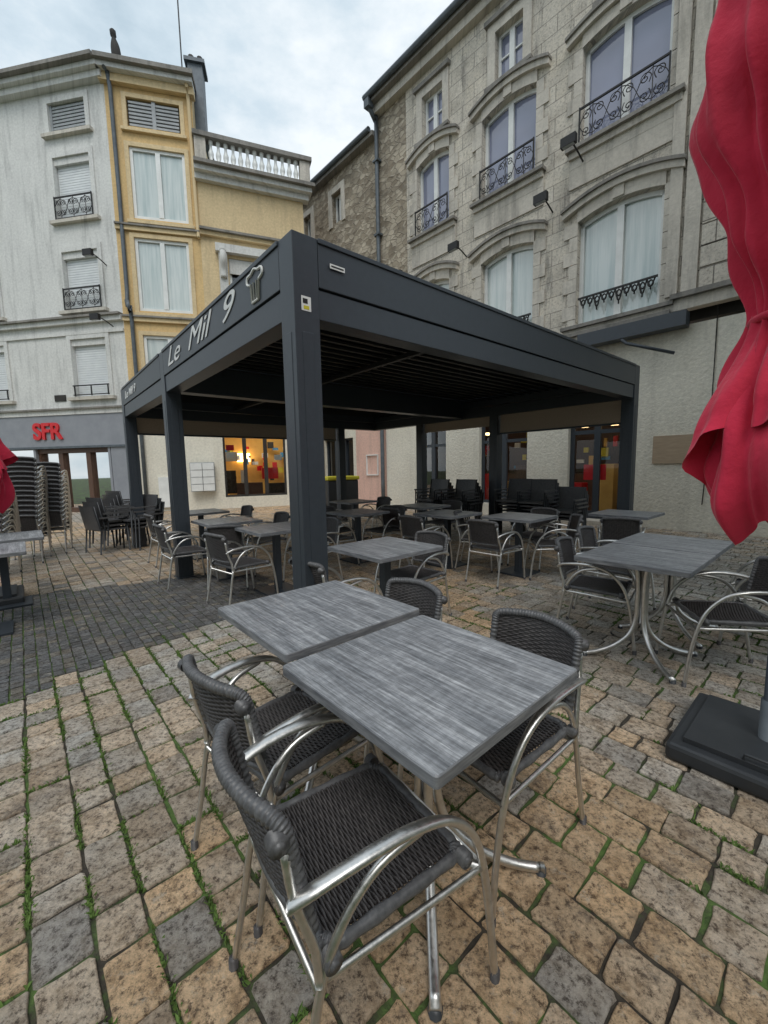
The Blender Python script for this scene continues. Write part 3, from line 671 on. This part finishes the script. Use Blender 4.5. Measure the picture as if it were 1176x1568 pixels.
# ---------------------------------------------------------------- furniture
def rrect(hx,hy,r,n=5):
    pts=[]
    for cx,cy,a0 in ((hx-r,hy-r,0),(-hx+r,hy-r,90),(-hx+r,-hy+r,180),(hx-r,-hy+r,270)):
        for k in range(n+1):
            a=radians(a0+90*k/n);pts.append((cx+r*cos(a),cy+r*sin(a)))
    return pts
def chair_meshes():
    fr=MB();wk=MB();rl=MB()
    SZ=.44
    def seatz(x,y): return SZ-.018*(1-(x/.21)**2)*(1-(y/.2)**2)-.012*max(0,y/.2)**2
    ns=46
    for i in range(ns):
        y=-.195+.39*i/(ns-1);pts=[]
        nx=33
        for k in range(nx):
            x=-.215+.43*k/(nx-1);pts.append((x,y,seatz(x,y)+.0024*(1 if (k//2+i)%2 else -1)))
        wk.tube(pts,.0044,4,1,cap=False)
    wk.grid(lambda u,v:Vector((-.21+.42*u,-.195+.39*v,seatz(-.21+.42*u,-.195+.39*v)-.005)),6,6)
    rim=[(x,y,SZ-.004-.012*max(0,y/.2)**2) for x,y in rrect(.23,.212,.06,3)]
    rl.tube(rim,lambda t:.0155+.0018*sin(t*2*pi*44),8,14,closed=True)
    def bp(u,v):
        x=.222*u*(1-.03*(1-v));y=-.235-.055*v-.060*(1-u*u)*(.5+.5*v);z=.50+.27*v+.018*(1-u*u)*v
        return Vector((x,y,z))
    nb=34
    for i in range(nb):
        v=.02+.94*i/(nb-1)
        wk.tube([bp(-1+2*k/32,v)+Vector((0,.0026*(1 if (k//2+i)%2 else -1),0)) for k in range(33)],.0044,4,1,cap=False)
    wk.grid(lambda u,v:bp(-1+2*u,v),12,3)
    top=[bp(-1,0),bp(-1,.35),bp(-1,.7),bp(-.99,.93),bp(-.9,1),bp(-.6,1),bp(-.3,1),bp(0,1),bp(.3,1),bp(.6,1),bp(.9,1),bp(.99,.93),bp(1,.7),bp(1,.35),bp(1,0)]
    rl.tube(top,lambda t:.0180+.0020*sin(t*2*pi*62),8,22)
    rl.tube([bp(-1+2*k/8,0) for k in range(9)],.013,6,3)
    for sx in(-1,1):
        for p in ((.225,-.305,.745),(.243,.20,.43),(.243,-.205,.435)):
            rl.tube([(sx*(p[0]-.012),p[1],p[2]),(sx*(p[0]+.02),p[1],p[2])],.022,12,1)
            rl.tube([(sx*(p[0]+.02),p[1],p[2]),(sx*(p[0]+.026),p[1],p[2])],.012,10,1)
        fr.tube([(sx*.232,-.285,.60),(sx*.258,-.24,.628),(sx*.275,-.12,.645),(sx*.28,.0,.640),(sx*.28,.11,.605),(sx*.278,.20,.52),(sx*.272,.25,.40),(sx*.268,.285,.22),(sx*.27,.31,.0)],.0120,8,5,flatf=lambda t:1.8 if t<.42 else max(1,1.8-(t-.42)*5))
        fr.tube([(sx*.255,-.31,0),(sx*.250,-.27,.2),(sx*.250,-.235,.38),(sx*.258,-.18,.51),(sx*.268,-.09,.595),(sx*.276,.03,.622)],.0110,8,5)
        fr.tube([(sx*.250,-.235,.40),(sx*.246,-.24,.48),(sx*.232,-.275,.60),(sx*.225,-.29,.72)],.011,7,3)
        fr.tube([(sx*.272,.262,.38),(sx*.245,.2,.415)],.010,6,1)
        fr.tube([(sx*.25,-.23,.405),(sx*.262,0,.40),(sx*.270,.26,.39)],.010,6,4)
        for (x,y) in ((.27,.31),(.255,-.31)): wk.tube([(sx*x,y,-.002),(sx*x,y,.03)],.0150,8,1)
    fr.tube([(-.25,-.235,.38),(.25,-.235,.38)],.010,6,1);fr.tube([(-.27,.255,.385),(.27,.255,.385)],.010,6,1)
    f=lambda x,y,z:(x*.87,y*.94,z*.98)
    for m_ in (fr,wk,rl): m_.warp(f)
    return [(fr.mesh('chair_frame',M_ALU),'frame'),(wk.mesh('chair_weave',M_WICK),'woven_seat_and_back'),(rl.mesh('chair_binding',M_ROLL),'rolled_edge')]
CH=chair_meshes()
def place(name,meshes,x,y,deg,z=0,tilt=0):
    e=empty(name,(x,y,z),radians(deg-90));e.rotation_euler[0]=tilt
    for m,n in meshes:
        o=bpy.data.objects.new(n,m);o.parent=e;C.objects.link(o)
    return e
def chair(x,y,deg,z=0): return place('wicker_armchair',CH,x,y,deg,z)
def table_meshes(s=.70):
    tp=MB();ed=MB();fr=MB();h=s/2
    pts=rrect(h,h,.012,3);n=len(pts)
    vs=[(x*.993,y*.993,.75) for x,y in pts];tp.add(vs,[tuple(range(n))])
    vs=[(x*.993,y*.993,.7498) for x,y in pts]+[(x,y,.7465) for x,y in pts]+[(x,y,.718) for x,y in pts]+[(x*.98,y*.98,.716) for x,y in pts]
    fs=[(i*n+k,i*n+(k+1)%n,(i+1)*n+(k+1)%n,(i+1)*n+k) for i in range(3) for k in range(n)]+[tuple(3*n+k for k in range(n))]
    ed.add(vs,fs)
    for k in range(4):
        a=radians(45+90*k);c,s_=cos(a),sin(a)
        fr.tube([(c*r,s_*r,z) for r,z in ((.20,.70),(.06,.66),(.032,.56),(.03,.40),(.035,.28),(.075,.17),(.17,.085),(.29,.035),(.385,.02))],.0165,9,4)
        fr.tube([(c*.385,s_*.385,.02),(c*.40,s_*.40,.018)],.018,9,1)
    fr.tube([(0,0,.25),(0,0,.70)],.018,8,1);fr.box(-.2,.2,-.02,.02,.70,.715);fr.box(-.02,.02,-.2,.2,.699,.714)
    fd=MB()
    for k in range(4):
        a=radians(45+90*k);fd.tube([(cos(a)*.39,sin(a)*.39,0),(cos(a)*.39,sin(a)*.39,.02)],.02,8,1)
    return [(tp.mesh('table_top',M_TOP),'top'),(ed.mesh('table_edge',M_EDGE),'edge'),(fr.mesh('table_base',M_ALU),'pedestal'),(fd.mesh('table_feet',M_BINB),'feet')]
TB=table_meshes()
def pedmesh():
    fr=MB();fr.box(-.2,.2,-.2,.2,0,.02);fr.box(-.035,.035,-.035,.035,.02,.70);fr.box(-.18,.18,-.02,.02,.70,.715);fr.box(-.02,.02,-.18,.18,.699,.714);return fr.mesh('pedestal_black',M_ANTH)
TB2=[TB[0],TB[1],(pedmesh(),'pedestal')]
D=degrees(.722)+90
def table(x,y,deg=D,kind=TB,z=0): return place('bistro_table',kind,x,y,deg,z)
table(.133,1.314,degrees(.724)+90);table(-.331,1.917,degrees(.719)+90)
table(1.86,2.90);table(2.40,3.38)
chair(-.09,1.02,35);chair(-.38,1.48,48);chair(.40,1.49,217);chair(-.05,2.02,222)
chair(2.22,2.62,165);chair(1.75,3.28,-38);chair(2.20,3.85,-45);chair(2.95,3.05,140)
U=[(0,3.43,[(.25,3.75,222),(-.35,3.05,42)]),(1.75,5.3,[(1.35,4.95,42),(2.1,5.1,170),(2.1,5.7,222),(1.3,5.6,-20)]),(-2.1,5.45,[(-1.9,5.0,100),(-2.5,5.1,42),(-1.7,5.8,222)]),(-1.25,4.7,[(-1.55,4.35,50),(-.9,5.05,222)]),(.65,7.0,[(.3,6.6,42),(1.05,7.3,222)]),(-.4,6.2,[(-.75,5.85,42),(0,6.5,222),(-.75,6.6,-40)]),(-.6,8.2,[(-1,7.9,42),(-.2,8.5,222)]),(.9,5.8,[(.55,5.5,42)]),(-3.0,6.7,[(-3.3,6.3,42),(-2.6,7.0,222)]),(3.2,5.4,[(2.9,5.0,60)])]
for x,y,cs in U:
    table(x,y,D,TB2)
    for c in cs: chair(*c)
table(-4.10,4.35,D,TB2);table(-3.6,3.55,D,TB2)
def stack(x,y,deg,n,dz=.075,name='stacked_armchairs'):
    e=empty(name,(x,y,0),radians(deg-90))
    for k in range(n):
        for m,nn in CH:
            o=bpy.data.objects.new(nn,m);o.parent=e;o.location=(0,k*.03,k*dz);C.objects.link(o)
    return e
stack(-5.75,6.55,120,13);stack(-5.95,7.3,120,12);stack(-5.35,5.5,120,9)
def lowback():
    b=MB();f=MB()
    b.grid(lambda u,v:Vector((-.24+.48*u,-.22-.08*v-.03*sin(pi*u),.42+.42*v)),8,4);b.grid(lambda u,v:Vector((-.24+.48*u,-.22-.08*v-.03*sin(pi*u)-.02,.42+.42*v)),8,4)
    b.box(-.24,.24,-.22,.22,.40,.43)
    for sx in(-1,1):
        b.box(sx*.27-.025,sx*.27+.025,-.24,.22,.62,.645)
        f.tube([(sx*.26,.22,0),(sx*.265,.2,.62)],.015,6,1);f.tube([(sx*.25,-.26,0),(sx*.25,-.22,.4),(sx*.25,-.30,.84)],.015,6,1)
    return [(b.mesh('resin_shell',M_ROLL),'shell'),(f.mesh('resin_legs',M_BINB),'legs')]
LB=lowback()
def lstack(x,y,deg,n):
    e=empty('stacked_dark_chairs',(x,y,0),radians(deg-90))
    for k in range(n):
        for m,nn in LB:
            o=bpy.data.objects.new(nn,m);o.parent=e;o.location=(0,k*.06,k*.07);C.objects.link(o)
lstack(-4.95,7.3,60,3);lstack(-4.5,7.6,240,3);lstack(-5.2,8.1,60,4)
for x,y,n in ((3.05,7.9,5),(2.75,8.35,5),(1.7,8.6,5),(1.2,9.0,5),(3.35,7.5,3)): lstack(x,y,222,n)
bn=empty('recycling_bin',(-1.35,12.3,0),.6);b=MB();b.box(-.5,.5,-.35,.35,.08,1.05);b.obj('body',M_BINB,bn,.04);b=MB();b.box(-.53,.53,-.38,.38,1.05,1.16);b.obj('lid',M_YELB,bn,.03)
# ---------------------------------------------------------------- umbrellas
def umbrella(x,y,prof,seed,ztop):
    e=empty('closed_patio_umbrella',(x,y,0),.72)
    rnd=random.Random(seed);ph=[rnd.random()*6.28 for _ in range(8)]
    def R_(z):
        if z<=prof[0][0]: return prof[0][1]
        for i in range(len(prof)-1):
            if prof[i][0]<=z<=prof[i+1][0]:
                t=(z-prof[i][0])/(prof[i+1][0]-prof[i][0]);t=t*t*(3-2*t);return prof[i][1]*(1-t)+prof[i+1][1]*t
        return prof[-1][1]
    z0=prof[0][0];c=MB()
    def sharp(x): s=sin(x);return (abs(s)**.65)*(1 if s>0 else -1)
    def fn(u,v):
        a=u*2*pi;z=z0+(ztop-z0)*v;r=R_(z)
        fold=.17*sharp(8*a+ph[0]+.9*sin(z*2.1+a))+.09*sharp(13*a+ph[1]-z*1.6)+.05*sin(23*a+ph[2]+3*z)+.02*sin(41*a+5*z)
        sag=.05*sin(3*a+ph[3])*(1-v)+.04*sin(8*a+ph[4])*max(0,1-v*4)
        if v<.06: r*=1-.22*(1-v/.06)**2
        r=r*(1+fold*(.8+.4*sin(z*3+ph[5])))+.015*sin(6*z+a*2+ph[5])+.012*sin(17*z+5*a)
        return Vector((r*cos(a),r*sin(a),z+sag))
    c.grid(fn,260,120);o=c.obj('canopy',M_CANV,e)
    c=MB();zr=z0+.36
    def fn2(u,v):
        a=u*2*pi;z=zr+.55*v;r=R_(z)*1.0+.045*(1-v)
        fold=.15*sharp(5*a+ph[1])+.10*sharp(9*a+ph[2]+z*3)+.05*sin(19*a)
        return Vector((r*(1+fold*(1.1-v*.6))*cos(a),r*(1+fold*(1.1-v*.6))*sin(a),z+.16*sin(2*a+ph[0])*(1-v)+.06*sin(6*a)*(1-v)))
    c.grid(fn2,200,30);c.obj('valance',M_CANV,e)
    c=MB();zt=2.02;c.tube([((R_(zt)+.012)*cos(k*pi/6),(R_(zt)+.012)*sin(k*pi/6),zt) for k in range(12)],.018,6,3,closed=True);c.obj('tie_strap',M_CANV,e)
    p=MB();p.tube([(0,0,.1),(0,0,ztop+.15)],.027,12,1);p.obj('pole',M_ANTH,e)
    p=MB();p.tube([(0,0,.08),(0,0,.30)],.036,12,1);p.tube([(.03,0,.24),(.09,0,.24)],.010,8,1);p.tube([(.09,0,.21),(.09,0,.27)],.016,8,1);p.obj('clamp',M_ZINC,e)
    b=MB();b.box(-.33,.33,-.33,.33,.0,.085);b.obj('base',M_BINB,e,.02)
    b=MB();b.box(-.27,.27,-.27,.27,.085,.11);b.tube([(-.26,-.05,.11),(-.26,-.05,.135),(-.26,.05,.135),(-.26,.05,.11)],.008,6,1);b.obj('base_cover',M_BINB,e,.012)
    return e
umbrella(1.79,1.81,[(1.13,.27),(1.35,.30),(1.6,.26),(2.02,.16),(2.4,.22),(3.0,.38),(3.3,.37),(3.8,.24),(4.1,.05)],3,4.1)
umbrella(-4.42,4.42,[(1.05,.28),(1.35,.30),(1.7,.23),(2.02,.13),(2.4,.10),(3.0,.08),(3.4,.05)],8,3.4)
# ---------------------------------------------------------------- world, sun, camera
wd=bpy.data.worlds.new('World');scene.world=wd;wd.use_nodes=True;nt=wd.node_tree;bg=nt.nodes['Background']
sk=nt.nodes.new('ShaderNodeTexSky');sk.sky_type='NISHITA';sk.sun_disc=False
tc=nt.nodes.new('ShaderNodeTexCoord');mp=nt.nodes.new('ShaderNodeMapping');mp.inputs['Scale'].default_value=(1,1,2.2);nt.links.new(tc.outputs['Generated'],mp.inputs[0])
cl=ramp(nt,noise(nt,mp.outputs[0],2.3,8,.58),[(.36,(3.7,4.7,5.4)),(.48,(5.3,6.2,6.8)),(.60,(7.6,8.0,8.2))])
mx=mixc(nt,.88,sk.outputs[0],cl);nt.links.new(mx,bg.inputs[0]);bg.inputs[1].default_value=.14
sd=bpy.data.lights.new('sun','SUN');sd.energy=1.5;sd.angle=radians(30);sd.color=(1,.97,.93);so=bpy.data.objects.new('sun',sd);C.objects.link(so)
el=radians(55);az=Vector((.15,-1,0)).normalized();dv=Vector((az.x*cos(el),az.y*cos(el),sin(el)));so.rotation_euler=dv.to_track_quat('Z','Y').to_euler()
sk.sun_elevation=el;sk.sun_rotation=atan2(az.x,az.y)
cd=bpy.data.cameras.new('camera');cd.sensor_fit='VERTICAL';cd.sensor_height=32;cd.sensor_width=24;cd.lens=32*630.8/1568;cd.clip_start=.02;cd.clip_end=500
co=bpy.data.objects.new('camera',cd);C.objects.link(co);scene.camera=co
p,r=.110,-.019
F_=Vector((0,cos(p),-sin(p)));U_=Vector((0,sin(p),cos(p)));X_=Vector((1,0,0))
X2=cos(r)*X_+sin(r)*U_;U2=-sin(r)*X_+cos(r)*U_
m=Matrix((X2,U2,-F_)).transposed().to_4x4();m.translation=(0,0,H);co.matrix_world=m
scene.view_settings.view_transform='Standard';scene.view_settings.look='None';scene.view_settings.exposure=0
